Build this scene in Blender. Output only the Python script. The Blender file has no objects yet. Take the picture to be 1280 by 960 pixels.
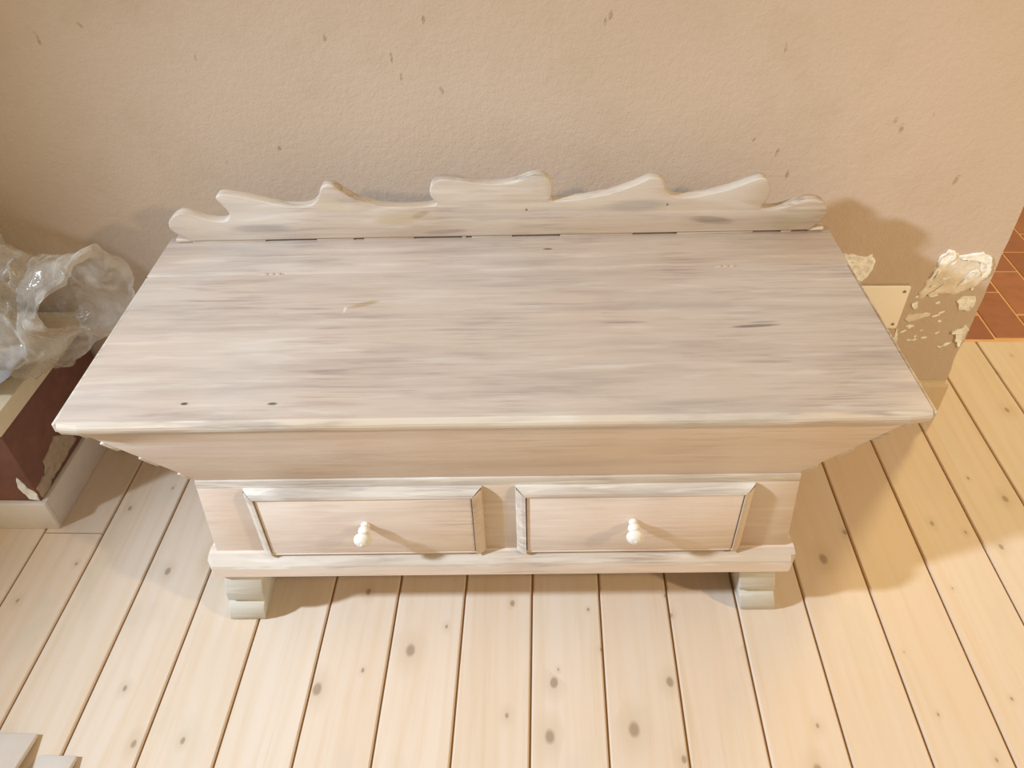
import bpy, bmesh, math, random
from mathutils import Vector, Matrix, noise
random.seed(7)
S = bpy.context.scene
COL = S.collection
R = math.radians

# ------------------------------------------------------------------ camera
cam = bpy.data.cameras.new('camera')
cam.sensor_width = 36.0
cam.lens = 974.91 / 1280 * 36.0
cam.clip_start = 0.01
camo = bpy.data.objects.new('camera', cam)
COL.objects.link(camo)
PITCH, YAW, ROLL = R(40.870), R(-2.941), R(-1.785)
fw = Vector((math.sin(YAW)*math.cos(PITCH), math.cos(YAW)*math.cos(PITCH), -math.sin(PITCH)))
rt = Vector((math.cos(YAW), -math.sin(YAW), 0))
up = rt.cross(fw)
r2 = rt*math.cos(ROLL) + up*math.sin(ROLL)
u2 = -rt*math.sin(ROLL) + up*math.cos(ROLL)
M = Matrix((r2, u2, -fw)).transposed().to_4x4()
M.translation = (0, 0, 1.400)
camo.matrix_world = M
S.camera = camo

# ------------------------------------------------------------------ world, lamps, exposure
S.view_settings.view_transform = 'Standard'
S.view_settings.look = 'None'
S.view_settings.gamma = 1.0
S.view_settings.use_curve_mapping = False
S.view_settings.exposure = -0.34
W = bpy.data.worlds.new('world')
S.world = W
W.use_nodes = True
bg = W.node_tree.nodes['Background']
bg.inputs['Color'].default_value = (1.0, 0.81, 0.50, 1)
bg.inputs['Strength'].default_value = 0.60

def spot(name, loc, aim, power, color, radius, angle, blend):
    l = bpy.data.lights.new(name, 'SPOT')
    l.energy = power; l.color = color; l.shadow_soft_size = radius
    l.spot_size = R(angle); l.spot_blend = blend
    o = bpy.data.objects.new(name, l)
    COL.objects.link(o)
    o.location = loc
    o.rotation_euler = (Vector(aim) - Vector(loc)).to_track_quat('-Z', 'Y').to_euler()
    return o

# cool work lamp on the left, warm lamp on the right, warm lamp in the next room
spot('cool_lamp', (-2.60, -0.05, 2.2), (0.26, 0.82, 0.26), 860, (0.68, 0.83, 1.0), 0.10, 52, 1.0)
spot('warm_lamp', (2.4, -0.40, 2.1), (0.0, 0.9, 0.3), 215, (1.0, 0.78, 0.50), 0.08, 110, 0.6)
spot('hall_lamp', (1.48, 2.14, 1.55), (1.15, 1.45, 0.0), 50, (1.0, 0.76, 0.34), 0.05, 130, 0.5)


# ------------------------------------------------------------------ node helpers
def new_mat(name):
    m = bpy.data.materials.new(name)
    m.use_nodes = True
    nt = m.node_tree
    b = nt.nodes['Principled BSDF']
    return m, nt, b

class NT:
    def __init__(self, nt): self.nt = nt
    def n(self, t, **kw):
        x = self.nt.nodes.new(t)
        for k, v in kw.items(): setattr(x, k, v)
        return x
    def link(self, a, b): self.nt.links.new(a, b)
    def coord(self, scale=(1, 1, 1), rnd=False, loc=(0, 0, 0)):
        tc = self.n('ShaderNodeTexCoord')
        mp = self.n('ShaderNodeMapping')
        mp.inputs['Scale'].default_value = scale
        mp.inputs['Location'].default_value = loc
        if rnd:
            oi = self.n('ShaderNodeObjectInfo')
            mu = self.n('ShaderNodeVectorMath', operation='SCALE')
            mu.inputs[0].default_value = (7.3, 17.1, 31.7)
            self.link(oi.outputs['Random'], mu.inputs['Scale'])
            ad = self.n('ShaderNodeVectorMath', operation='ADD')
            self.link(tc.outputs['Object'], ad.inputs[0])
            self.link(mu.outputs[0], ad.inputs[1])
            self.link(ad.outputs[0], mp.inputs['Vector'])
        else:
            self.link(tc.outputs['Object'], mp.inputs['Vector'])
        return mp.outputs['Vector']
    def noise(self, vec, scale, detail=4, rough=0.55, dist=0.0):
        x = self.n('ShaderNodeTexNoise')
        x.inputs['Scale'].default_value = scale
        x.inputs['Detail'].default_value = detail
        x.inputs['Roughness'].default_value = rough
        x.inputs['Distortion'].default_value = dist
        self.link(vec, x.inputs['Vector'])
        return x.outputs['Fac']
    def ramp(self, fac, stops):
        x = self.n('ShaderNodeValToRGB')
        e = x.color_ramp.elements
        while len(e) < len(stops): e.new(0.5)
        for i, (p, c) in enumerate(stops):
            e[i].position = p
            e[i].color = (c, c, c, 1) if isinstance(c, (int, float)) else (*c, 1)
        self.link(fac, x.inputs['Fac'])
        return x.outputs['Color']
    def mix(self, fac, a, b, mode='MIX'):
        x = self.n('ShaderNodeMix', data_type='RGBA', blend_type=mode)
        for s, v in ((x.inputs[0], fac), (x.inputs[6], a), (x.inputs[7], b)):
            if hasattr(v, 'is_linked') or hasattr(v, 'links'): self.link(v, s)
            elif isinstance(v, (int, float)): s.default_value = v
            else: s.default_value = (*v, 1)
        return x.outputs[2]
    def math(self, op, a, b=0.0):
        x = self.n('ShaderNodeMath', operation=op)
        for s, v in ((x.inputs[0], a), (x.inputs[1], b)):
            if isinstance(v, (int, float)): s.default_value = v
            else: self.link(v, s)
        return x.outputs[0]
    def bump(self, h, strength, dist):
        x = self.n('ShaderNodeBump')
        x.inputs['Strength'].default_value = strength
        x.inputs['Distance'].default_value = dist
        self.link(h, x.inputs['Height'])
        return x.outputs['Normal']
    def spot(self, x, y, rx, ry, axes='XY', ang=0.0):
        """1 inside a soft elliptical mark at object coordinates x, y."""
        tc = self.n('ShaderNodeTexCoord')
        sp = self.n('ShaderNodeSeparateXYZ')
        self.link(tc.outputs['Object'], sp.inputs[0])
        u = self.math('SUBTRACT', sp.outputs[axes[0]], x)
        v = self.math('SUBTRACT', sp.outputs[axes[1]], y)
        if ang:
            v = self.math('SUBTRACT', v, self.math('MULTIPLY', u, math.tan(ang)))
        u = self.math('DIVIDE', u, rx); v = self.math('DIVIDE', v, ry)
        d = self.math('ADD', self.math('MULTIPLY', u, u), self.math('MULTIPLY', v, v))
        return self.ramp(d, [(0.25, 1.0), (1.0, 0.0)])

def srgb(r, g, b):
    f = lambda c: (c/255/12.92) if c/255 <= 0.04045 else ((c/255+0.055)/1.055)**2.4
    return (f(r), f(g), f(b))

def wood_paint(name, axis='X', light=(220, 204, 192), dark=(180, 161, 150), warm=(212, 190, 171),
               contrast=1.0, marks=(), white=0.25, mark_axes='XY'):
    m, nt, b = new_mat(name); k = NT(nt)
    sc = {'X': (2.8, 24, 24), 'Y': (24, 2.8, 24), 'Z': (24, 24, 2.8)}[axis]
    sc2 = {'X': (8.0, 150, 150), 'Y': (150, 8.0, 150), 'Z': (150, 150, 8.0)}[axis]
    v1 = k.coord(sc); v2 = k.coord(sc2); v3 = k.coord((1, 1, 1))
    n1 = k.noise(v1, 1.0, 5, 0.6, 0.35)
    n2 = k.noise(v2, 1.0, 4, 0.6, 0.2)
    n3 = k.noise(v3, 3.2, 3, 0.5, 0.3)
    n4 = k.noise(v1, 2.3, 3, 0.5, 0.5)
    base = k.mix(k.ramp(n3, [(0.38, 0.0), (0.68, 1.0)]), srgb(*light), srgb(*warm))
    s1 = k.ramp(n1, [(0.46, 0.0), (0.80, 0.55*contrast)])
    c = k.mix(s1, base, srgb(*dark))
    n5 = k.noise(v3, 6.0, 3, 0.5, 0.2)
    s2 = k.math('MULTIPLY', k.ramp(n2, [(0.48, 0.0), (0.74, 0.62*contrast)]), k.ramp(n5, [(0.44, 0.05), (0.68, 1.0)]))
    c = k.mix(s2, c, srgb(dark[0]-16, dark[1]-20, dark[2]-16))
    s3 = k.ramp(n4, [(0.56, 0.0), (0.74, white)])
    c = k.mix(s3, c, srgb(224, 219, 210))
    for (x, y, rx, ry, col, amt, ang) in marks:
        f = k.math('MULTIPLY', k.spot(x, y, rx, ry, mark_axes, ang), amt)
        f = k.math('MULTIPLY', f, k.ramp(n2, [(0.3, 0.55), (0.6, 1.0)]))
        c = k.mix(f, c, srgb(*col))
    k.link(c, b.inputs['Base Color'])
    b.inputs['Roughness'].default_value = 0.52
    b.inputs['Specular IOR Level'].default_value = 0.35
    hh = k.math('ADD', k.math('MULTIPLY', n2, 0.6), n1)
    k.link(k.bump(hh, 0.6, 0.0016), b.inputs['Normal'])
    return m

LID_MARKS = [(0.441, -0.036, 0.048, 0.005, (104, 92, 90), 0.85, 0.06),
             (0.455, -0.026, 0.030, 0.003, (120, 106, 100), 0.6, 0.05),
             (-0.230, 0.046, 0.030, 0.009, (164, 136, 96), 0.75, 0.35),
             (-0.330, 0.034, 0.060, 0.004, (138, 128, 126), 0.6, -0.03),
             (-0.468, -0.211, 0.007, 0.004, (70, 60, 52), 0.9, 0),
             (-0.332, -0.214, 0.009, 0.004, (60, 50, 46), 0.95, 0),
             (0.10, 0.222, 0.011, 0.004, (84, 74, 66), 0.9, 0),
             (0.222, -0.021, 0.045, 0.004, (134, 120, 116), 0.7, 0.01),
             (-0.262, 0.030, 0.003, 0.011, (222, 214, 202), 0.7, 0.0),
             (0.10, 0.036, 0.080, 0.004, (142, 130, 126), 0.5, 0.0)]
M_PAINT = wood_paint('whitewashed_wood', 'X')
M_LID = wood_paint('whitewashed_lid', 'X', light=(192, 178, 166), dark=(148, 134, 126), warm=(190, 170, 154), contrast=1.25, marks=LID_MARKS)
M_EDGE = wood_paint('worn_white_paint', 'X', light=(204, 193, 180), dark=(136, 122, 113), warm=(198, 178, 156), contrast=1.5, white=0.6)
CREST_MARKS = [(-0.19, 0.655, 0.05, 0.016, (176, 158, 128), 0.75, 0.1), (-0.145, 0.664, 0.02, 0.008, (150, 130, 100), 0.7, 0.3),
               (-0.32, 0.690, 0.04, 0.02, (182, 166, 138), 0.6, -0.3), (-0.46, 0.640, 0.07, 0.010, (140, 130, 126), 0.6, 0.0),
               (0.27, 0.675, 0.07, 0.016, (150, 140, 132), 0.6, 0.05), (0.42, 0.640, 0.05, 0.010, (120, 108, 102), 0.6, -0.1),
               (0.58, 0.640, 0.05, 0.020, (172, 164, 138), 0.7, 0.3), (0.06, 0.670, 0.003, 0.003, (70, 60, 50), 0.9, 0),
               (0.33, 0.675, 0.003, 0.003, (80, 66, 54), 0.9, 0), (-0.10, 0.625, 0.05, 0.006, (134, 120, 116), 0.6, 0.05)]
M_CREST = wood_paint('crest_paint', 'X', light=(194, 180, 166), dark=(152, 137, 128), warm=(186, 166, 146), marks=CREST_MARKS, mark_axes='XZ')
M_PAINTY = wood_paint('whitewashed_wood_depth', 'Y')
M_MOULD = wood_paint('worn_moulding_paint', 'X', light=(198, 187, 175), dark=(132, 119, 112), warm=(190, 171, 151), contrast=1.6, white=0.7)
M_PAINT_SHADE = wood_paint('whitewashed_wood_shaded', 'X', light=(202, 184, 166), dark=(170, 150, 134), warm=(198, 172, 148), contrast=0.8)  # browner whitewash: shade painted in for two stiles and right-facing mouldings
M_LEG = wood_paint('leg_paint', 'X', light=(202, 197, 186), dark=(150, 144, 136), warm=(196, 188, 174), white=0.5)
M_KNOB = wood_paint('knob_paint', 'X', light=(228, 224, 216), dark=(186, 178, 168), warm=(220, 208, 190), contrast=0.6, white=0.5)

def plain(name, col, rough=0.6, spec=0.3, bump=None, var=0.0, metallic=0.0):
    m, nt, b = new_mat(name); k = NT(nt)
    v = k.coord()
    n = k.noise(v, 14 if not bump else bump[0], 5, 0.6)
    lo = tuple(c*(1-var) for c in srgb(*col)); hi = tuple(min(1, c*(1+var)) for c in srgb(*col))
    k.link(k.ramp(n, [(0.3, lo), (0.7, hi)]), b.inputs['Base Color'])
    b.inputs['Roughness'].default_value = rough
    b.inputs['Specular IOR Level'].default_value = spec
    b.inputs['Metallic'].default_value = metallic
    if bump: k.link(k.bump(n, bump[1], bump[2]), b.inputs['Normal'])
    return m

def wall_mat():
    m, nt, b = new_mat('beige_plaster'); k = NT(nt)
    v = k.coord()
    big = k.noise(v, 1.7, 3, 0.5); mid = k.noise(v, 9, 4, 0.6); fine = k.noise(v, 70, 5, 0.65); grit = k.noise(v, 230, 3, 0.6)
    c = k.mix(k.ramp(big, [(0.35, 0.0), (0.68, 1.0)]), srgb(199, 179, 161), srgb(193, 172, 152))
    c = k.mix(k.ramp(mid, [(0.5, 0.0), (0.78, 0.5)]), c, srgb(184, 164, 140))
    # small scuffs and pits
    vo = k.n('ShaderNodeTexVoronoi'); vo.inputs['Scale'].default_value = 17
    k.link(k.coord((1, 1, 0.6)), vo.inputs['Vector'])
    pit = k.ramp(k.math('ADD', vo.outputs['Distance'], k.math('MULTIPLY', fine, 0.22)), [(0.12, 1.0), (0.17, 0.0)])
    sep = k.n('ShaderNodeSeparateColor'); k.link(vo.outputs['Color'], sep.inputs[0])
    pit = k.math('MULTIPLY', pit, k.ramp(sep.outputs[0], [(0.74, 0.0), (0.76, 1.0)]))
    c = k.mix(k.math('MULTIPLY', pit, k.math('MULTIPLY', sep.outputs[1], 0.55)), c, srgb(140, 118, 92))
    sc = [(-0.217, 0.975), (-0.194, 0.846), (-0.284, 0.909), (-0.269, 0.869), (-0.403, 0.947), (0.113, 0.967), (0.122, 0.978), (0.446, 0.918), (0.419, 0.742), (0.47, 0.713), (0.7, 0.761), (0.684, 0.778), (-0.857, 0.976), (-0.946, 0.951), (-0.535, 0.733), (-0.651, 0.703), (0.5, 0.668), (0.842, 0.652)]
    rg = random.Random(3); scuff = None
    for (x, z) in sc:
        wdt = rg.uniform(0.003, 0.006); hgt = rg.uniform(0.004, 0.013); an = rg.uniform(-0.8, 0.8)
        f = k.spot(x, z, wdt, hgt, 'XZ', an)
        scuff = f if scuff is None else k.math('MAXIMUM', scuff, f)
    scuff = k.math('MULTIPLY', scuff, k.ramp(fine, [(0.40, 0.0), (0.58, 1.0)]))
    c = k.mix(k.math('MULTIPLY', scuff, 0.5), c, srgb(136, 114, 88))
    pit = k.math('ADD', pit, scuff)
    k.link(c, b.inputs['Base Color'])
    b.inputs['Roughness'].default_value = 0.85
    b.inputs['Specular IOR Level'].default_value = 0.15
    h = k.math('ADD', k.math('MULTIPLY', mid, 0.8), k.math('ADD', fine, k.math('MULTIPLY', grit, 0.35)))
    h = k.math('SUBTRACT', h, pit)
    k.link(k.bump(h, 0.45, 0.004), b.inputs['Normal'])
    return m

def pine_mat():
    m, nt, b = new_mat('whitewashed_pine'); k = NT(nt)
    v1 = k.coord((16, 0.9, 16), rnd=True); v2 = k.coord((70, 2.2, 70), rnd=True); v3 = k.coord((4, 1.6, 4), rnd=True)
    # knots
    vo = k.n('ShaderNodeTexVoronoi'); vo.inputs['Scale'].default_value = 1.0
    vo.voronoi_dimensions = '2D'
    k.link(k.coord((12.5, 8.0, 1), rnd=True), vo.inputs['Vector'])
    wob = k.noise(k.coord((30, 20, 1), rnd=True), 1.0, 2)
    d = k.math('ADD', vo.outputs['Distance'], k.math('MULTIPLY', k.math('SUBTRACT', wob, 0.5), 0.08))
    sep = k.n('ShaderNodeSeparateColor'); k.link(vo.outputs['Color'], sep.inputs[0])
    d = k.math('DIVIDE', d, k.math('ADD', 0.32, k.math('MULTIPLY', k.math('MULTIPLY', sep.outputs[1], sep.outputs[1]), 1.25)))
    has = k.ramp(sep.outputs[0], [(0.64, 0.0), (0.66, 1.0)])
    knot = k.math('MULTIPLY', k.ramp(d, [(0.05, 1.0), (0.095, 0.0)]), has)
    halo = k.math('MULTIPLY', k.ramp(d, [(0.08, 1.0), (0.34, 0.0)]), has)
    g1 = k.noise(v1, 1.0, 5, 0.55, 0.9); g2 = k.noise(v2, 1.0, 3, 0.6, 0.3); g3 = k.noise(v3, 1.0, 3, 0.5, 0.2)
    oi = k.n('ShaderNodeObjectInfo')
    c = k.mix(oi.outputs['Random'], srgb(217, 199, 181), srgb(211, 189, 167))
    c = k.mix(k.ramp(g1, [(0.42, 0.0), (0.72, 0.55)]), c, srgb(208, 182, 152))
    c = k.mix(k.ramp(g3, [(0.50, 0.0), (0.76, 0.45)]), c, srgb(208, 197, 182))
    c = k.mix(k.ramp(g2, [(0.54, 0.0), (0.78, 0.30)]), c, srgb(190, 160, 122))
    wv = k.n('ShaderNodeTexWave', wave_type='BANDS', bands_direction='X')
    wv.inputs['Scale'].default_value = 1.0; wv.inputs['Distortion'].default_value = 14.0
    wv.inputs['Detail'].default_value = 2.0; wv.inputs['Detail Scale'].default_value = 0.55
    k.link(k.coord((9, 1.6, 9), rnd=True), wv.inputs['Vector'])
    c = k.mix(k.ramp(wv.outputs['Fac'], [(0.55, 0.0), (0.95, 0.16)]), c, srgb(206, 176, 138))
    g4 = k.noise(k.coord((9, 5, 9), rnd=True), 1.0, 4, 0.6, 0.4)
    c = k.mix(k.ramp(g4, [(0.56, 0.0), (0.72, 0.45)]), c, srgb(198, 184, 164))
    c = k.mix(k.math('MULTIPLY', halo, 0.36), c, srgb(186, 164, 134))
    c = k.mix(k.math('MULTIPLY', knot, 0.7), c, srgb(140, 116, 96))
    k.link(c, b.inputs['Base Color'])
    b.inputs['Roughness'].default_value = 0.42
    b.inputs['Specular IOR Level'].default_value = 0.4
    k.link(k.bump(k.math('ADD', g2, k.math('MULTIPLY', knot, 0.5)), 0.15, 0.001), b.inputs['Normal'])
    return m

def tile_mat():
    m, nt, b = new_mat('terracotta'); k = NT(nt)
    n = k.noise(k.coord(rnd=True), 22, 5, 0.6); oi = k.n('ShaderNodeObjectInfo')
    c = k.mix(oi.outputs['Random'], srgb(168, 110, 78), srgb(146, 90, 64))
    c = k.mix(k.ramp(n, [(0.45, 0.0), (0.75, 0.5)]), c, srgb(128, 78, 56))
    k.link(c, b.inputs['Base Color']); b.inputs['Roughness'].default_value = 0.5
    k.link(k.bump(n, 0.2, 0.001), b.inputs['Normal'])
    return m

def plastic_mat():
    m, nt, b = new_mat('clear_plastic_film'); k = NT(nt)
    out = nt.nodes['Material Output']
    n = k.noise(k.coord(), 9, 5, 0.65, 0.6)
    b.inputs['Base Color'].default_value = (*srgb(226, 219, 208), 1)
    b.inputs['Roughness'].default_value = 0.16
    b.inputs['Specular IOR Level'].default_value = 0.8
    k.link(k.bump(n, 0.8, 0.012), b.inputs['Normal'])
    tl = k.n('ShaderNodeBsdfTranslucent'); tl.inputs['Color'].default_value = (*srgb(216, 206, 190), 1)
    m1 = k.n('ShaderNodeMixShader'); m1.inputs[0].default_value = 0.35
    k.link(b.outputs[0], m1.inputs[1]); k.link(tl.outputs[0], m1.inputs[2])
    tr = k.n('ShaderNodeBsdfTransparent'); tr.inputs['Color'].default_value = (0.96, 0.95, 0.93, 1)
    m2 = k.n('ShaderNodeMixShader')
    k.link(k.ramp(n, [(0.35, 0.16), (0.66, 0.60)]), m2.inputs[0])
    k.link(tr.outputs[0], m2.inputs[1]); k.link(m1.outputs[0], m2.inputs[2])
    k.link(m2.outputs[0], out.inputs['Surface'])
    return m

M_WALL = wall_mat()
M_PINE = pine_mat()
M_TILE = tile_mat()
M_FILM = plastic_mat()
M_GAP = plain('dark_joint', (168, 128, 78), 0.9, 0.1)
M_GROUT = plain('grout', (214, 170, 124), 0.9, 0.1, var=0.1)
M_PATCH = plain('white_filler', (244, 238, 230), 0.85, 0.15, bump=(60, 0.8, 0.006), var=0.16)
M_SMEAR = plain('thin_filler_smear', (222, 210, 192), 0.85, 0.15, bump=(45, 0.6, 0.004), var=0.16)
M_SKIRT = plain('beige_skirting_paint', (206, 184, 152), 0.6, 0.3, bump=(40, 0.15, 0.002), var=0.04)
M_PLATE = plain('ivory_plastic', (238, 228, 212), 0.35, 0.5, var=0.01)
M_SCREW = plain('screw_metal', (150, 135, 112), 0.35, 0.5, metallic=0.8)
M_PIER = plain('brown_plaster', (124, 86, 74), 0.8, 0.2, bump=(30, 0.3, 0.004), var=0.12)
M_PBASE = plain('pier_skirting_paint', (212, 202, 192), 0.6, 0.3, bump=(30, 0.15, 0.002), var=0.04)
M_SLAB = plain('cream_board', (224, 208, 178), 0.55, 0.3, bump=(18, 0.1, 0.002), var=0.05)
M_SCAR = plain('grey_plaster_scar', (176, 156, 134), 0.85, 0.15, bump=(50, 0.7, 0.005), var=0.12)
M_BLUE = plain('blue_white_paper', (206, 220, 246), 0.6, 0.3, bump=(30, 0.6, 0.006), var=0.08)
M_SLAT = plain('pale_board_paint', (214, 204, 194), 0.55, 0.3, bump=(25, 0.1, 0.002), var=0.04)

# ------------------------------------------------------------------ mesh helpers
def mesh_obj(name, verts, faces, mat, parent=None, smooth=False, mats=None, fmat=None):
    me = bpy.data.meshes.new(name)
    me.from_pydata([tuple(v) for v in verts], [], faces)
    bm = bmesh.new(); bm.from_mesh(me)
    bmesh.ops.recalc_face_normals(bm, faces=bm.faces)
    bm.to_mesh(me); bm.free()
    for mm in (mats or [mat]): me.materials.append(mm)
    if fmat:
        for i, s in enumerate(fmat): me.polygons[i].material_index = s
    if smooth:
        for f in me.polygons: f.use_smooth = True
    o = bpy.data.objects.new(name, me)
    COL.objects.link(o)
    if parent: o.parent = parent
    return o

def bevel(o, w, seg=2, angle=40):
    md = o.modifiers.new('bevel', 'BEVEL')
    md.width = w; md.segments = seg; md.limit_method = 'ANGLE'; md.angle_limit = R(angle)
    md.harden_normals = False
    for f in o.data.polygons: f.use_smooth = True
    return o

def hexa(name, c8, mat, parent=None, bev=0.0, seg=2, mats=None, fmat=None):
    """c8: four bottom corners then four top corners, counter-clockwise."""
    f = [(3, 2, 1, 0), (4, 5, 6, 7), (0, 1, 5, 4), (1, 2, 6, 5), (2, 3, 7, 6), (3, 0, 4, 7)]
    o = mesh_obj(name, c8, f, mat, parent, mats=mats, fmat=fmat)
    if bev: bevel(o, bev, seg)
    return o

def box(name, x0, x1, y0, y1, z0, z1, mat, parent=None, bev=0.0, seg=2, mats=None, fmat=None):
    return hexa(name, [(x0, y0, z0), (x1, y0, z0), (x1, y1, z0), (x0, y1, z0),
                       (x0, y0, z1), (x1, y0, z1), (x1, y1, z1), (x0, y1, z1)], mat, parent, bev, seg, mats, fmat)

def extrude(name, pts, a, b, to3, mat, parent=None, smooth=False):
    """polygon pts (u, v) extruded from a to b; to3(u, v, w) gives the point."""
    n = len(pts)
    vs = [to3(u, v, a) for u, v in pts] + [to3(u, v, b) for u, v in pts]
    fs = [tuple(range(n)), tuple(range(2*n-1, n-1, -1))]
    fs += [(i, (i+1) % n, n+(i+1) % n, n+i) for i in range(n)]
    return mesh_obj(name, vs, fs, mat, parent, smooth)

def empty(name, loc, rz=0):
    o = bpy.data.objects.new(name, None)
    o.empty_display_size = 0.1
    COL.objects.link(o)
    o.location = loc; o.rotation_euler = (0, 0, rz)
    return o

def tag(o, label=None, cat=None, group=None, kind=None):
    if label: o['label'] = label
    if cat: o['category'] = cat
    if group: o['group'] = group
    if kind: o['kind'] = kind
    return o

def smooth_closed(pts, it=1):
    for _ in range(it):
        q = []
        for i in range(len(pts)):
            a, b = pts[i], pts[(i+1) % len(pts)]
            q.append((a[0]*.75+b[0]*.25, a[1]*.75+b[1]*.25))
            q.append((a[0]*.25+b[0]*.75, a[1]*.25+b[1]*.75))
        pts = q
    return pts

# ------------------------------------------------------------------ floor of pine planks
floor = box('floor', -2.10, 2.22, -0.90, 1.806, -0.06, -0.0055, M_GAP)
tag(floor, 'whitewashed pine plank floor running towards the wall', kind='structure')
def plank_mesh(length):
    w = 0.1362/2; c = 0.0028; t = -0.0053
    sec = [(-w, t), (w, t), (w, -c*1.2), (w-c*0.45, -c*0.4), (w-c, 0), (-w+c, 0), (-w+c*0.45, -c*0.4), (-w, -c*1.2)]
    n = len(sec); vs = [(x, 0, z) for x, z in sec] + [(x, length, z) for x, z in sec]
    fs = [tuple(range(n)), tuple(range(2*n-1, n-1, -1))] + [(i, (i+1) % n, n+(i+1) % n, n+i) for i in range(n)]
    me = bpy.data.meshes.new('plank'); me.from_pydata(vs, [], fs); me.materials.append(M_PINE)
    bm = bmesh.new(); bm.from_mesh(me); bmesh.ops.recalc_face_normals(bm, faces=bm.faces); bm.to_mesh(me); bm.free()
    return me
full = plank_mesh(2.70)
def plank(me, k, y):
    o = bpy.data.objects.new('plank', me); COL.objects.link(o)
    o.parent = floor; o.location = (-1.0 + 0.14*k + 0.07, y, 0)
for k in range(-8, 23):
    if k == -1:
        plank(plank_mesh(1.985), k, -0.895); plank(plank_mesh(0.712), k, 1.093)
    else:
        plank(full, k, -0.895)

# ------------------------------------------------------------------ terracotta floor of the next room
hall = box('floor', 0.40, 2.62, 1.808, 3.60, -0.06, -0.0022, M_GROUT)
tag(hall, 'terracotta tile floor beyond the end of the wall', kind='structure')
me = bpy.data.meshes.new('floor_tile')
bm = bmesh.new(); bmesh.ops.create_cube(bm, size=1.0)
bmesh.ops.scale(bm, verts=bm.verts, vec=(0.1055, 0.2295, 0.016))
bmesh.ops.bevel(bm, geom=[e for e in bm.edges], offset=0.0025, segments=1, affect='EDGES')
bm.to_mesh(me); bm.free(); me.materials.append(M_TILE)
half = me.copy()
for v in half.vertices: v.co.y *= 0.5
for i in range(-6, 11):
    x = 1.357 + 0.11*i
    joint = 2.057 if i % 2 == 0 else 1.94
    if x > 2.55: continue
    y0 = joint - 0.234
    rows = [(y0 + 0.117 + 0.234*j, me) for j in range(0 if y0 > 1.80 else 1, 7)]
    if y0 < 1.80: rows.append((joint - 0.0585 - 0.005, half))
    for y, d in rows:
        o = bpy.data.objects.new('floor_tile', d); COL.objects.link(o); o.parent = hall
        o.location = (x, y, -0.008 + random.uniform(-0.0006, 0.0006))

# ------------------------------------------------------------------ back wall with its chipped corner
zs = [0.0] + [0.03*i for i in range(1, 40)] + [1.3, 1.6, 2.0, 2.5]
edge = []
for z in zs:
    dx = (noise.noise((z*9, 3.1, 0.4)) * 0.003 + noise.noise((z*31, 1.1, 7.4)) * 0.0015)
    if 0.17 < z < 0.23: dx -= 0.004
    edge.append((1.0 + dx, z))
prof = [(-2.10, 0.0)] + edge + [(-2.10, 2.5)]
wall = extrude('wall_back', prof, 1.5, 1.806, lambda u, v, w: (u, w, v), M_WALL)
tag(wall, 'beige plastered wall behind the chest, chipped at its corner', kind='structure')

def relief(name, poly, height, to3, mat, parent, seed=0, jag=0.003):
    """an irregular raised patch: jagged rim on the surface, lumpy raised inside."""
    pts = []
    n = len(poly)
    for i in range(n):
        a, b = poly[i], poly[(i+1) % n]
        L = math.hypot(b[0]-a[0], b[1]-a[1]); m = max(1, int(L/0.006))
        for j in range(m):
            t = j/m; u = a[0]+(b[0]-a[0])*t; v = a[1]+(b[1]-a[1])*t
            u += noise.noise((u*90, v*90, seed)) * jag; v += noise.noise((u*90, v*90, seed+9)) * jag
            pts.append((u, v))
    cx = sum(p[0] for p in pts)/len(pts); cy = sum(p[1] for p in pts)/len(pts)
    vs, fs = [], []
    m = len(pts); rings = [(1.0, 0.0), (0.97, 1.0), (0.85, 0.8), (0.65, 0.55), (0.4, 0.6), (0.2, 0.5)]
    for s, hgt in rings:
        for (u, v) in pts:
            uu = cx+(u-cx)*s; vv = cy+(v-cy)*s
            q = 0.0 if hgt == 0 else height*hgt*(0.75+0.9*noise.noise((uu*60, vv*60, seed+4)))
            vs.append(to3(uu, vv, max(q, 0.0003) if hgt else 0.0))
    vs.append(to3(cx, cy, height*0.5))
    for r in range(len(rings)-1):
        for i in range(m):
            fs.append((r*m+i, r*m+(i+1) % m, (r+1)*m+(i+1) % m, (r+1)*m+i))
    b = (len(rings)-1)*m
    fs += [(b+i, b+(i+1) % m, len(vs)-1) for i in range(m)]
    return mesh_obj(name, vs, fs, mat, parent, smooth=True)

on_wall = lambda u, v, h: (u, 1.5-h, v)
PB = [(0.869, 0.469), (0.884, 0.487), (0.899, 0.484), (0.912, 0.475), (0.936, 0.477), (0.955, 0.48), (0.975, 0.468), (0.988, 0.441), (0.988, 0.417), (0.975, 0.399), (0.95, 0.38), (0.923, 0.37), (0.89, 0.374), (0.867, 0.364), (0.854, 0.358), (0.853, 0.377), (0.86, 0.405), (0.864, 0.424), (0.871, 0.448)]
PC = [(0.944, 0.354), (0.955, 0.367), (0.982, 0.37), (0.987, 0.351), (0.978, 0.331), (0.958, 0.328)]
PD = [(0.961, 0.271), (0.982, 0.275), (0.989, 0.291), (0.997, 0.275), (0.997, 0.24), (0.991, 0.219), (0.98, 0.24), (0.977, 0.257)]
PA = [(0.656, 0.479), (0.681, 0.48), (0.703, 0.471), (0.721, 0.48), (0.731, 0.464), (0.729, 0.43), (0.718, 0.406), (0.703, 0.412), (0.672, 0.455)]
PE = [(0.942, 0.222), (0.962, 0.236), (0.974, 0.233), (0.952, 0.217)]
PF = [(0.85, 0.318), (0.865, 0.32), (0.897, 0.322), (0.895, 0.312), (0.852, 0.295), (0.839, 0.302)]
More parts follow.
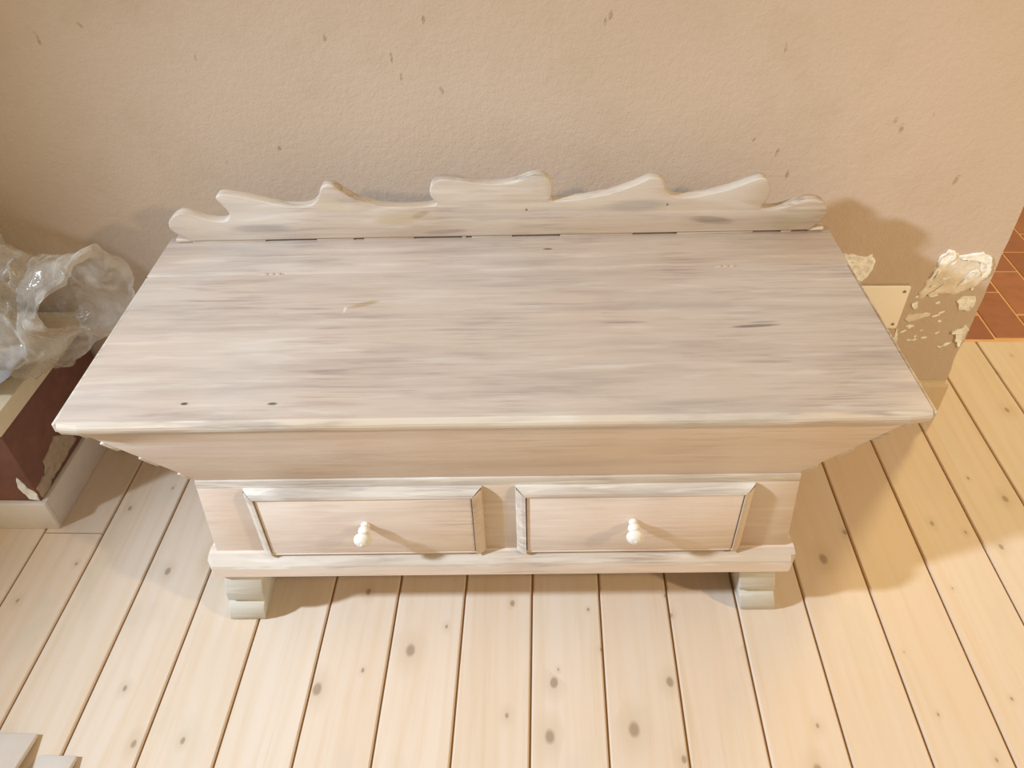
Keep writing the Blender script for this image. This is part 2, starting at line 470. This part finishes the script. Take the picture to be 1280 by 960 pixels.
PG = [(0.846, 0.348), (0.858, 0.351), (0.861, 0.335), (0.854, 0.332)]
PH = [(0.831, 0.275), (0.835, 0.278), (0.846, 0.233), (0.839, 0.229)]
for i, (pl, h, mt) in enumerate([(PB, 0.0022, M_SMEAR), (PC, 0.005, M_PATCH), (PD, 0.005, M_PATCH), (PA, 0.005, M_PATCH),
                                 (PE, 0.002, M_PATCH), (PF, 0.0015, M_SMEAR), (PG, 0.002, M_PATCH), (PH, 0.002, M_PATCH)]):
    relief('plaster_patch', pl, h, on_wall, mt, wall, seed=i*3.7, jag=0.006)
# thick white ridges along the rim of the large patch
for j, rg in enumerate([[(0.869, 0.469), (0.884, 0.489), (0.899, 0.486), (0.905, 0.470), (0.893, 0.455), (0.880, 0.430), (0.868, 0.405), (0.862, 0.412), (0.871, 0.448)],
                        [(0.905, 0.476), (0.936, 0.480), (0.958, 0.483), (0.979, 0.470), (0.991, 0.441), (0.990, 0.417), (0.980, 0.412), (0.975, 0.440), (0.965, 0.460), (0.940, 0.468), (0.915, 0.466)],
                        [(0.940, 0.425), (0.962, 0.440), (0.970, 0.425), (0.952, 0.405), (0.930, 0.398)]]):
    relief('plaster_patch', rg, 0.0045, on_wall, M_PATCH, wall, seed=40+j*2.3, jag=0.005)

rf = random.Random(11)
for j in range(22):
    u = rf.uniform(0.85, 0.985); v = rf.uniform(0.24, 0.37) if j < 15 else rf.uniform(0.37, 0.47)
    w = rf.uniform(0.003, 0.010); hh = rf.uniform(0.0015, 0.004); an = rf.uniform(-0.2, 0.6)
    fl = [(u + w*math.cos(t)*math.cos(an) - hh*math.sin(t)*math.sin(an), v + w*math.cos(t)*math.sin(an) + hh*math.sin(t)*math.cos(an)) for t in [i*math.pi/4 for i in range(8)]]
    relief('plaster_fleck', fl, 0.0014 if j < 15 else 0.0035, on_wall, M_PATCH, wall, seed=70+j, jag=0.003)

# skirting boards
sk = extrude('baseboard_back', [(1.5, 0.0), (1.486, 0.0), (1.486, 0.106), (1.489, 0.113), (1.494, 0.116), (1.5, 0.117)], -1.10, 1.004, lambda u, v, w: (w, u, v), M_SKIRT)
tag(sk, 'beige painted skirting at the foot of the wall', kind='structure')

# blank cover plate on the wall
plate = empty('cover_plate', (0.744, 1.4985, 0.281))
tag(plate, 'blank ivory cover plate screwed to the wall beside the chest', 'cover plate')
rr = []
for cx, cz, a0 in ((0.078, 0.006, -90), (0.078, 0.113, 0), (-0.078, 0.113, 90), (-0.078, 0.006, 180)):
    for s in range(5):
        a = R(a0 + 22.5*s); rr.append((cx + 0.006*math.cos(a), cz + 0.006*math.sin(a)))
bevel(extrude('plate', rr, -0.0065, -0.0005, lambda u, v, w: (u, w, v), M_PLATE, plate), 0.002, 2)
for sx in (-0.072, 0.072):
    for sz in (0.014, 0.105):
        ring = [(sx+0.0035*math.cos(t*math.pi/5), sz+0.0035*math.sin(t*math.pi/5)) for t in range(10)]
        extrude('screw', ring, -0.0078, -0.006, lambda u, v, w: (u, w, v), M_SCREW, plate)

# ------------------------------------------------------------------ low brown pier with a cream board on top
pier = empty('masonry_pier', (-1.45, 1.30, 0))
tag(pier, 'low brown plastered masonry bench with cream top board and peeling corner', 'bench')
P0 = Vector((1.45, -1.30, 0))
def toP(o): o.location = o.location + P0; return o
toP(box('body', -1.95, -1.12, 1.116, 1.484, 0.0, 0.295, M_PIER, pier, 0.002))
toP(box('top_board', -1.95, -1.108, 1.104, 1.484, 0.295, 0.338, M_SLAB, pier, 0.002))
toP(box('skirting_board', -1.95, -1.107, 1.103, 1.116, 0.0, 0.085, M_PBASE, pier, 0.0015))
toP(box('skirting_board', -1.12, -1.107, 1.116, 1.484, 0.0, 0.085, M_PBASE, pier, 0.0015))
SIDE = [(1.239, 0.165), (1.285, 0.13), (1.30, 0.10), (1.244, 0.096), (1.193, 0.094), (1.167, 0.093), (1.157, 0.086), (1.122, 0.086), (1.12, 0.12), (1.158, 0.123), (1.174, 0.134), (1.176, 0.148), (1.208, 0.153)]
FRONT = [(-1.144, 0.159), (-1.139, 0.149), (-1.133, 0.125), (-1.122, 0.11), (-1.123, 0.086), (-1.142, 0.094), (-1.152, 0.119), (-1.153, 0.134)]
toP(relief('plaster_scar', SIDE, 0.004, lambda u, v, h: (-1.1203+h, u, v), M_SCAR, pier, 3.0))
toP(relief('plaster_scar', FRONT, 0.004, lambda u, v, h: (u, 1.1163-h, v), M_PATCH, pier, 5.0))

# ------------------------------------------------------------------ the chest
PHI = R(1.51)
chest = empty('storage_chest', (-0.0843, 1.0881, 0), PHI)
tag(chest, 'long whitewashed wooden chest with sloping sides, two drawers and scalloped crest', 'chest')

def lathe(name, prof, mat, parent, n=24):
    """profile (distance along -y, radius)."""
    vs, fs = [], []
    for d, r in prof:
        for i in range(n):
            a = 2*math.pi*i/n; vs.append((r*math.cos(a), -d, r*math.sin(a)))
    m = len(prof)
    for j in range(m-1):
        for i in range(n):
            fs.append((j*n+i, j*n+(i+1) % n, (j+1)*n+(i+1) % n, (j+1)*n+i))
    fs.append(tuple(range(n))); fs.append(tuple(range((m-1)*n, m*n)))
    return mesh_obj(name, vs, fs, mat, parent, smooth=True)

# lid: nosed front edge
LX = 0.6504
def lid_mesh():
    y0, y1, z0, z1 = -0.258, 0.1476, 0.584, 0.609
    sec = [(y1, z0), (y1, z1), (y0+0.009, z1), (y0+0.0045, z1-0.0015), (y0+0.001, z1-0.006), (y0, z1-0.0105), (y0+0.001, z1-0.016), (y0+0.004, z0+0.002), (y0+0.009, z0)]
    n = 41; vs, fs, fm = [], [], []
    for i in range(n):
        t = i/(n-1); x = -LX + 2*LX*t
        w = 0.0007*noise.noise((x*6, 0, 2)); w2 = 0.0008*noise.noise((x*8, 5, 2))
        ci = 0.004 if i in (0, n-1) else 0.0
        for j, (y, z) in enumerate(sec):
            vs.append((x, y + (w2+ci if 2 < j < 8 else 0), z + (w if j > 2 and j < 8 else 0)))
    m = len(sec)
    for i in range(n-1):
        for j in range(m):
            fs.append((i*m+j, i*m+(j+1) % m, (i+1)*m+(j+1) % m, (i+1)*m+j)); fm.append(1 if 2 <= j <= 6 else 0)
    fs.append(tuple(range(m))); fm.append(0)
    fs.append(tuple(range((n-1)*m, n*m))); fm.append(0)
    return vs, fs, fm
vs, fs, fm = lid_mesh()
lid = mesh_obj('lid', vs, fs, M_LID, chest, mats=[M_LID, M_EDGE], fmat=fm)
box('end_strip', LX+0.0012, LX+0.007, -0.250, 0.1476, 0.590, 0.6065, M_EDGE, chest, 0.001)
box('end_strip', -LX-0.007, -LX-0.0012, -0.250, 0.1476, 0.590, 0.6065, M_EDGE, chest, 0.001)
box('back_plank', -0.656, 0.656, 0.1490, 0.2915, 0.584, 0.6088, M_LID, chest, 0.0008)
for hx in (-0.419, 0.428):
    # hinge knuckles lying in the joint
    h = box('hinge', hx-0.022, hx+0.022, 0.1462, 0.1506, 0.6060, 0.6096, M_LID, chest, 0.0015)
    for q in (-0.012, 0.0, 0.012):
        box('knuckle', hx+q-0.0045, hx+q+0.0045, 0.1458, 0.1510, 0.6075, 0.6108, M_CREST, h, 0.0012)

# scalloped crest
CREST = [(-0.606, 0.6132), (-0.613, 0.617), (-0.631, 0.63), (-0.643, 0.642), (-0.641, 0.659), (-0.628, 0.672), (-0.608, 0.679), (-0.585, 0.671), (-0.557, 0.659), (-0.525, 0.657), (-0.517, 0.671), (-0.517, 0.677), (-0.523, 0.688), (-0.532, 0.702), (-0.535, 0.711), (-0.523, 0.717), (-0.501, 0.714), (-0.472, 0.708), (-0.434, 0.696), (-0.395, 0.687), (-0.365, 0.688), (-0.348, 0.693), (-0.336, 0.707), (-0.331, 0.725), (-0.318, 0.732), (-0.304, 0.729), (-0.293, 0.719), (-0.27, 0.702), (-0.242, 0.689), (-0.207, 0.682), (-0.167, 0.68), (-0.136, 0.682), (-0.109, 0.686), (-0.119, 0.696), (-0.124, 0.71), (-0.12, 0.729), (-0.108, 0.738), (-0.086, 0.739), (-0.046, 0.731), (0.003, 0.726), (0.035, 0.729), (0.061, 0.741), (0.081, 0.745), (0.102, 0.738), (0.111, 0.721), (0.11, 0.702), (0.102, 0.687), (0.134, 0.69), (0.181, 0.694), (0.228, 0.705), (0.259, 0.717), (0.284, 0.729), (0.294, 0.734), (0.314, 0.732), (0.321, 0.723), (0.325, 0.706), (0.339, 0.692), (0.371, 0.69), (0.412, 0.698), (0.452, 0.709), (0.486, 0.725), (0.503, 0.73), (0.517, 0.721), (0.523, 0.704), (0.522, 0.684), (0.511, 0.67), (0.511, 0.663), (0.539, 0.661), (0.564, 0.669), (0.593, 0.68), (0.619, 0.68), (0.635, 0.67), (0.641, 0.652), (0.635, 0.635), (0.622, 0.623), (0.612, 0.6132)]
CREST_S = [CREST[0]]
for a, b in zip(CREST[:-1], CREST[1:]):
    CREST_S += [(a[0]*.75+b[0]*.25, a[1]*.75+b[1]*.25), (a[0]*.25+b[0]*.75, a[1]*.25+b[1]*.75)]
CREST_S.append(CREST[-1])
CREST_S = [(u + 0.0007*noise.noise((u*40, v*40, 1.3)), v + 0.0010*noise.noise((u*40, v*40, 6.3))) for u, v in CREST_S]
crest = extrude('crest_board', CREST_S, 0.2660, 0.2920, lambda u, v, w: (u, w, 0.6132 + (v-0.6132)*0.972), M_CREST, chest)
crest.data.materials.append(M_EDGE)
for f in crest.data.polygons:
    if abs(f.normal.y) < 0.5: f.material_index = 1
bevel(crest, 0.003, 2, 60)
box('crest_block', -0.640, -0.604, 0.2685, 0.2895, 0.6088, 0.6185, M_EDGE, chest, 0.004)
box('crest_block', 0.610, 0.644, 0.2685, 0.2895, 0.6088, 0.6185, M_EDGE, chest, 0.004)
# paint bridging the joint between crest and plank, with dark slots left open
slots = [(-0.46, -0.357), (-0.284, -0.263), (-0.164, -0.068), (-0.060, -0.049), (0.031, 0.126), (0.269, 0.356), (0.505, 0.56), (0.580, 0.608)]
x = -0.606
for a, b in slots + [(0.611, 0.611)]:
    if a - x > 0.004:
        box('joint_filler', x, a, 0.2690, 0.2890, 0.6088, 0.6134, M_CREST, chest, 0.0006)
    x = b

# sloping trough under the lid
TB, TT = 0.402, 0.5838
hexa('trough_front', [(-0.516, -0.181, TB), (0.516, -0.181, TB), (0.516, -0.163, TB), (-0.516, -0.163, TB),
                      (-0.628, -0.245, TT), (0.628, -0.245, TT), (0.628, -0.226, TT), (-0.628, -0.226, TT)], M_PAINT, chest, 0.001)
for s in (-1, 1):
    sd = hexa('trough_side', [(s*0.514, -0.162, TB), (s*0.494, -0.162, TB), (s*0.494, 0.262, TB), (s*0.514, 0.262, TB),
                         (s*0.626, -0.225, TT), (s*0.606, -0.225, TT), (s*0.606, 0.262, TT), (s*0.626, 0.262, TT)], M_PAINTY, chest, 0.001)
    # ends of the side board's tenons standing proud of the front's edge
    for t0, t1, pr in ((0.04, 0.16, 0.008), (0.34, 0.50, 0.008), (0.66, 0.80, 0.010), (0.90, 0.97, 0.009)):
        def P(t, off, dy):
            return (s*(0.516+0.112*t + off), -0.181-0.064*t + dy, TB+(TT-TB)*t - off*0.3)
        c = [P(t0, -0.002, 0.001), P(t0, pr, 0.001), P(t0, pr, 0.020), P(t0, -0.002, 0.020),
             P(t1, -0.002, 0.001), P(t1, pr, 0.001), P(t1, pr, 0.020), P(t1, -0.002, 0.020)]
        hexa('tenon', c, M_EDGE, chest, 0.0012)
box('trough_back', -0.56, 0.56, 0.250, 0.268, TB, 0.555, M_PAINT, chest)

# base carcass
YB = -0.185
def front_x(z, s): return s*(0.521 + 0.014*(0.402-z)/0.195)
hexa('carcass', [(-0.535, YB+0.012, 0.185), (0.535, YB+0.012, 0.185), (0.535, 0.262, 0.185), (-0.535, 0.262, 0.185),
                 (-0.519, YB+0.012, 0.401), (0.519, YB+0.012, 0.401), (0.519, 0.262, 0.401), (-0.519, 0.262, 0.401)], M_PAINTY, chest, 0.001)
# face frame: top rail, stiles
def face(name, x0a, x0b, x1a, x1b, z0, z1, mat, th=0.012):
    return hexa(name, [(x0a, YB, z0), (x1a, YB, z0), (x1a, YB+th, z0), (x0a, YB+th, z0),
                       (x0b, YB, z1), (x1b, YB, z1), (x1b, YB+th, z1), (x0b, YB+th, z1)], mat, chest, 0.0008)
face('top_rail', front_x(0.386, -1), front_x(0.403, -1), front_x(0.386, 1), front_x(0.403, 1), 0.386, 0.4045, M_MOULD)
face('stile', front_x(0.2, -1), front_x(0.386, -1), -0.430, -0.430, 0.200, 0.3858, M_PAINT)
face('stile', -0.040, -0.040, 0.048, 0.048, 0.200, 0.3858, M_PAINT_SHADE)
face('stile', 0.434, 0.434, front_x(0.2, 1), front_x(0.386, 1), 0.200, 0.3858, M_PAINT_SHADE)
face('bottom_rail', -0.4298, -0.4298, -0.0402, -0.0402, 0.200, 0.2155, M_PAINT)
face('bottom_rail', 0.0482, 0.0482, 0.4338, 0.4338, 0.200, 0.2155, M_PAINT)

# drawers inside bevelled mouldings
def knob(parent, x, z, y):
    pr = [(0, 0.0075), (0.003, 0.0085), (0.006, 0.0068), (0.009, 0.0075), (0.0125, 0.0105), (0.0165, 0.0112), (0.0205, 0.0098), (0.0235, 0.0066),
          (0.026, 0.0072), (0.0285, 0.0120), (0.0320, 0.0155), (0.0360, 0.0160), (0.0395, 0.0148), (0.0405, 0.0128), (0.0425, 0.0118), (0.0450, 0.0095), (0.0465, 0.0058), (0.0462, 0.0040), (0.0475, 0.0030), (0.0480, 0.0012)]
    o = lathe('knob', pr, M_KNOB, parent)
    o.location = (x, y, z)
    return o
def drawer(ox0, ox1, kx, mats):
    zb, zt = 0.2155, 0.386
    w, h, d = 0.0175, 0.0125, 0.019
    yo, yi = YB-0.001, YB-d
    ix0, ix1, it = ox0+w, ox1-w, zt-h
    # mitred mouldings: outer edge low, inner edge proud
    def mould(name, a, b, ai, bi, mat, nx, nz):
        A = Vector((a[0], yo, a[1])); B = Vector((b[0], yo, b[1])); Ai = Vector((ai[0], yi, ai[1])); Bi = Vector((bi[0], yi, bi[1]))
        sec = []
        for p_o, p_i in ((A, Ai), (B, Bi)):
            mid1 = p_o.lerp(p_i, 0.30) + Vector((nx*0.0030, -0.0035, nz*0.0030))
            mid2 = p_o.lerp(p_i, 0.75) + Vector((nx*0.0022, -0.0025, nz*0.0022))
            bo = Vector((p_o.x, YB+0.004, p_o.z)); bi_ = Vector((p_i.x, YB+0.004, p_i.z))
            lip = p_o + Vector((0, -0.003, 0))
            sec.append([bo, lip, mid1, mid2, p_i, bi_])
        vs = sec[0] + sec[1]; n = 6
        fs = [tuple(range(n)), tuple(range(2*n-1, n-1, -1))] + [(i, (i+1) % n, n+(i+1) % n, n+i) for i in range(n)]
        return mesh_obj(name, vs, fs, mat, chest)
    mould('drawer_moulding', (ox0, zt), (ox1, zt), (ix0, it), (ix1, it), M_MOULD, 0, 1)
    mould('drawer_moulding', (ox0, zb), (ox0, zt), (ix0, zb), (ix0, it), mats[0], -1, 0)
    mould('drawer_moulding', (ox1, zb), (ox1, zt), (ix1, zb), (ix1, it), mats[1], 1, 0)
    g = 0.0016
    dr = box('drawer', ix0+g, ix1-g, YB-0.0165, YB+0.008, zb+0.0075, it-g*0.6, M_PAINT, chest, 0.0012)
    knob(dr, kx, 0.304, YB-0.016)
    return dr
drawer(-0.441, -0.025, -0.236, (M_EDGE, M_PAINT_SHADE))  # side mouldings: pale paint on the left, painted-in shade on the right
drawer(0.033, 0.446, 0.241, (M_EDGE, M_PAINT_SHADE))
# narrow bead under the drawers
box('bead', -0.425, -0.041, YB-0.016, YB, 0.2165, 0.2215, M_PAINT, chest, 0.0012)
box('bead', 0.049, 0.431, YB-0.016, YB, 0.2165, 0.2215, M_PAINT, chest, 0.0012)

# base moulding: front and two returns, clipped corners
bsec = [(0.0, 0.211), (-0.006, 0.2105), (-0.020, 0.206), (-0.028, 0.199), (-0.0305, 0.193), (-0.0305, 0.170), (-0.026, 0.165), (0.0, 0.165)]
def base_front():
    xs = [(-0.548, 0.012), (-0.539, 0.0), (0.539, 0.0), (0.548, 0.012)]
    vs, fs, fm = [], [], []; m = len(bsec)
    for x, cut in xs:
        for y, z in bsec: vs.append((x, YB + max(y, -0.0305 + cut) if y < 0 else YB + 0.012, z))
    for i in range(3):
        for j in range(m):
            fs.append((i*m+j, i*m+(j+1) % m, (i+1)*m+(j+1) % m, (i+1)*m+j)); fm.append(1 if j in (1, 2, 3) else 0)
    fs.append(tuple(range(m))); fs.append(tuple(range(3*m, 4*m))); fm += [0, 0]
    return mesh_obj('base_moulding', vs, fs, M_PAINT, chest, mats=[M_PAINT, M_MOULD], fmat=fm)
base_front()
for s in (-1, 1):
    box('base_moulding', s*0.548 if s < 0 else 0.536, -0.536 if s < 0 else s*0.548, YB+0.0125, 0.262, 0.165, 0.209, M_PAINTY, chest, 0.003)
box('bottom_board', -0.534, 0.534, YB+0.013, 0.262, 0.166, 0.1845, M_PAINTY, chest)

# scrolled feet
def foot(x0, x1, yf, depth, sgn=1, h=0.1645):
    pr = [(0.004, 0.0), (0.0, 0.004), (-0.003, 0.020), (-0.004, 0.036), (-0.001, 0.050), (0.006, 0.060), (0.010, 0.063), (0.006, 0.066),
          (0.000, 0.072), (-0.005, 0.084), (-0.008, 0.102), (-0.009, 0.120), (-0.008, 0.138), (-0.005, 0.152), (-0.002, h)]
    pts = [(yf + sgn*a, z) for a, z in pr] + [(yf + sgn*depth, h), (yf + sgn*depth, 0.0)]
    lean = -0.032 if x0 > 0 else 0.032
    o = extrude('foot', pts, x0, x1, lambda u, v, w: (w + lean*v/h, u, v), M_LEG, chest)
    bevel(o, 0.002, 2, 50)
    return o
foot(-0.559, -0.487, -0.200, 0.15)
foot(0.484, 0.553, -0.188, 0.15)
foot(-0.553, -0.487, 0.255, 0.12, -1)
foot(0.484, 0.550, 0.255, 0.12, -1)

# ------------------------------------------------------------------ crumpled plastic bag on the pier
def crumple(p, seed, amp):
    a = 0
    for fr, am in ((6, 0.42), (13, 0.34), (29, 0.22), (60, 0.09)):
        q = noise.noise((p[0]*fr+seed, p[1]*fr+seed*2, p[2]*fr-seed))
        a += (1-2*abs(q)*1.6) * am
    return a*amp
def loft(name, rings, mat, parent, seed, amp, nseg=96, sub=8, close_end=False):
    # rings: (centre, axis normal, ry, rz)
    vs, fs = [], []; n = nseg
    allr = []
    for i in range(len(rings)-1):
        for s in range(sub):
            t = s/sub; t2 = t*t*(3-2*t)
            c = Vector(rings[i][0]).lerp(Vector(rings[i+1][0]), t)
            allr.append((c, rings[i][1]*(1-t2)+rings[i+1][1]*t2, rings[i][2]*(1-t2)+rings[i+1][2]*t2, rings[i][3]*(1-t)+rings[i+1][3]*t))
    allr.append((Vector(rings[-1][0]), *rings[-1][1:]))
    for c, ry, rz, yaw in allr:
        for k in range(n):
            a = 2*math.pi*k/n
            off = Vector((0, math.cos(a)*ry, math.sin(a)*rz))
            off.rotate(Matrix.Rotation(yaw, 3, 'Z'))
            p = c + off
            d = crumple(p, seed, amp)*min(1, (ry+rz)/0.1)*(0.45 if c.x > -1.0 else 1.0)
            d += 0.010*math.sin(3*a + c.x*9)*(1 if c.x > -1.1 else 0)
            p = p + off.normalized()*d + Vector((noise.noise(p*12)*amp*0.8, 0, 0))
            p.z = max(p.z, 0.340 + 0.002*random.random()) if p.x < -1.09 else p.z
            p.y = min(p.y, 1.475)
            vs.append(p)
    m = len(allr)
    for j in range(m-1):
        for k in range(n):
            fs.append((j*n+k, j*n+(k+1) % n, (j+1)*n+(k+1) % n, (j+1)*n+k))
    fs.append(tuple(range(n)))
    if close_end: fs.append(tuple(range((m-1)*n, m*n)))
    return mesh_obj(name, vs, fs, mat, parent, smooth=True)
bag = loft('plastic_bag', [((-1.75, 1.30, 0.44), 0.02, 0.02, 0), ((-1.68, 1.30, 0.52), 0.13, 0.18, 0), ((-1.42, 1.30, 0.58), 0.16, 0.24, 0),  # unseen left end is shaped tall to throw a shadow on the wall
                           ((-1.19, 1.29, 0.52), 0.145, 0.165, 0), ((-1.06, 1.275, 0.480), 0.105, 0.125, 0.0), ((-0.990, 1.265, 0.485), 0.092, 0.105, -0.3),
                           ((-0.915, 1.245, 0.535), 0.085, 0.085, -0.6), ((-0.872, 1.222, 0.560), 0.092, 0.086, -0.8), ((-0.860, 1.212, 0.566), 0.084, 0.078, -0.85), ((-0.868, 1.218, 0.562), 0.074, 0.068, -0.85)],
           M_FILM, None, 2.7, 0.034, nseg=140, sub=12)
tag(bag, 'crumpled clear plastic bag with open mouth lying on the brown bench', 'plastic bag')
roll = loft('paper_bundle', [((-1.50, 1.24, 0.42), 0.03, 0.03, 0), ((-1.46, 1.24, 0.44), 0.08, 0.085, 0), ((-1.22, 1.22, 0.45), 0.085, 0.095, 0),
                             ((-1.12, 1.21, 0.45), 0.075, 0.080, 0), ((-1.085, 1.205, 0.44), 0.04, 0.045, 0)], M_BLUE, None, 8.1, 0.010, 48, 6, True)
tag(roll, 'bluish white paper bundle inside the clear plastic bag', 'paper bundle')

# ------------------------------------------------------------------ pale slats at the near left, far ends on the floor
def slat(x0, x1, yend, label):
    o = empty('pale_slat', (0, 0, 0))
    o.location = ((x0+x1)/2, yend, 0); o.rotation_euler = (R(-12), 0, 0)
    tag(o, label, 'board', 'pale slats leaning up from the floor')
    w = (x1-x0)/2
    box('board', -w, w, -0.40, 0.0, 0.0, 0.009, M_SLAT, o, 0.0015)
    box('foot_batten', -w+0.004, w-0.004, -0.385, -0.355, -0.075, -0.0002, M_SLAT, o, 0.0015)
    return o
slat(-1.02, -0.918, 0.628, 'pale painted slat rising from the floor, nearer the photo left edge')
slat(-0.890, -0.827, 0.590, 'narrow pale painted slat rising from the floor, the one nearer the chest foot')
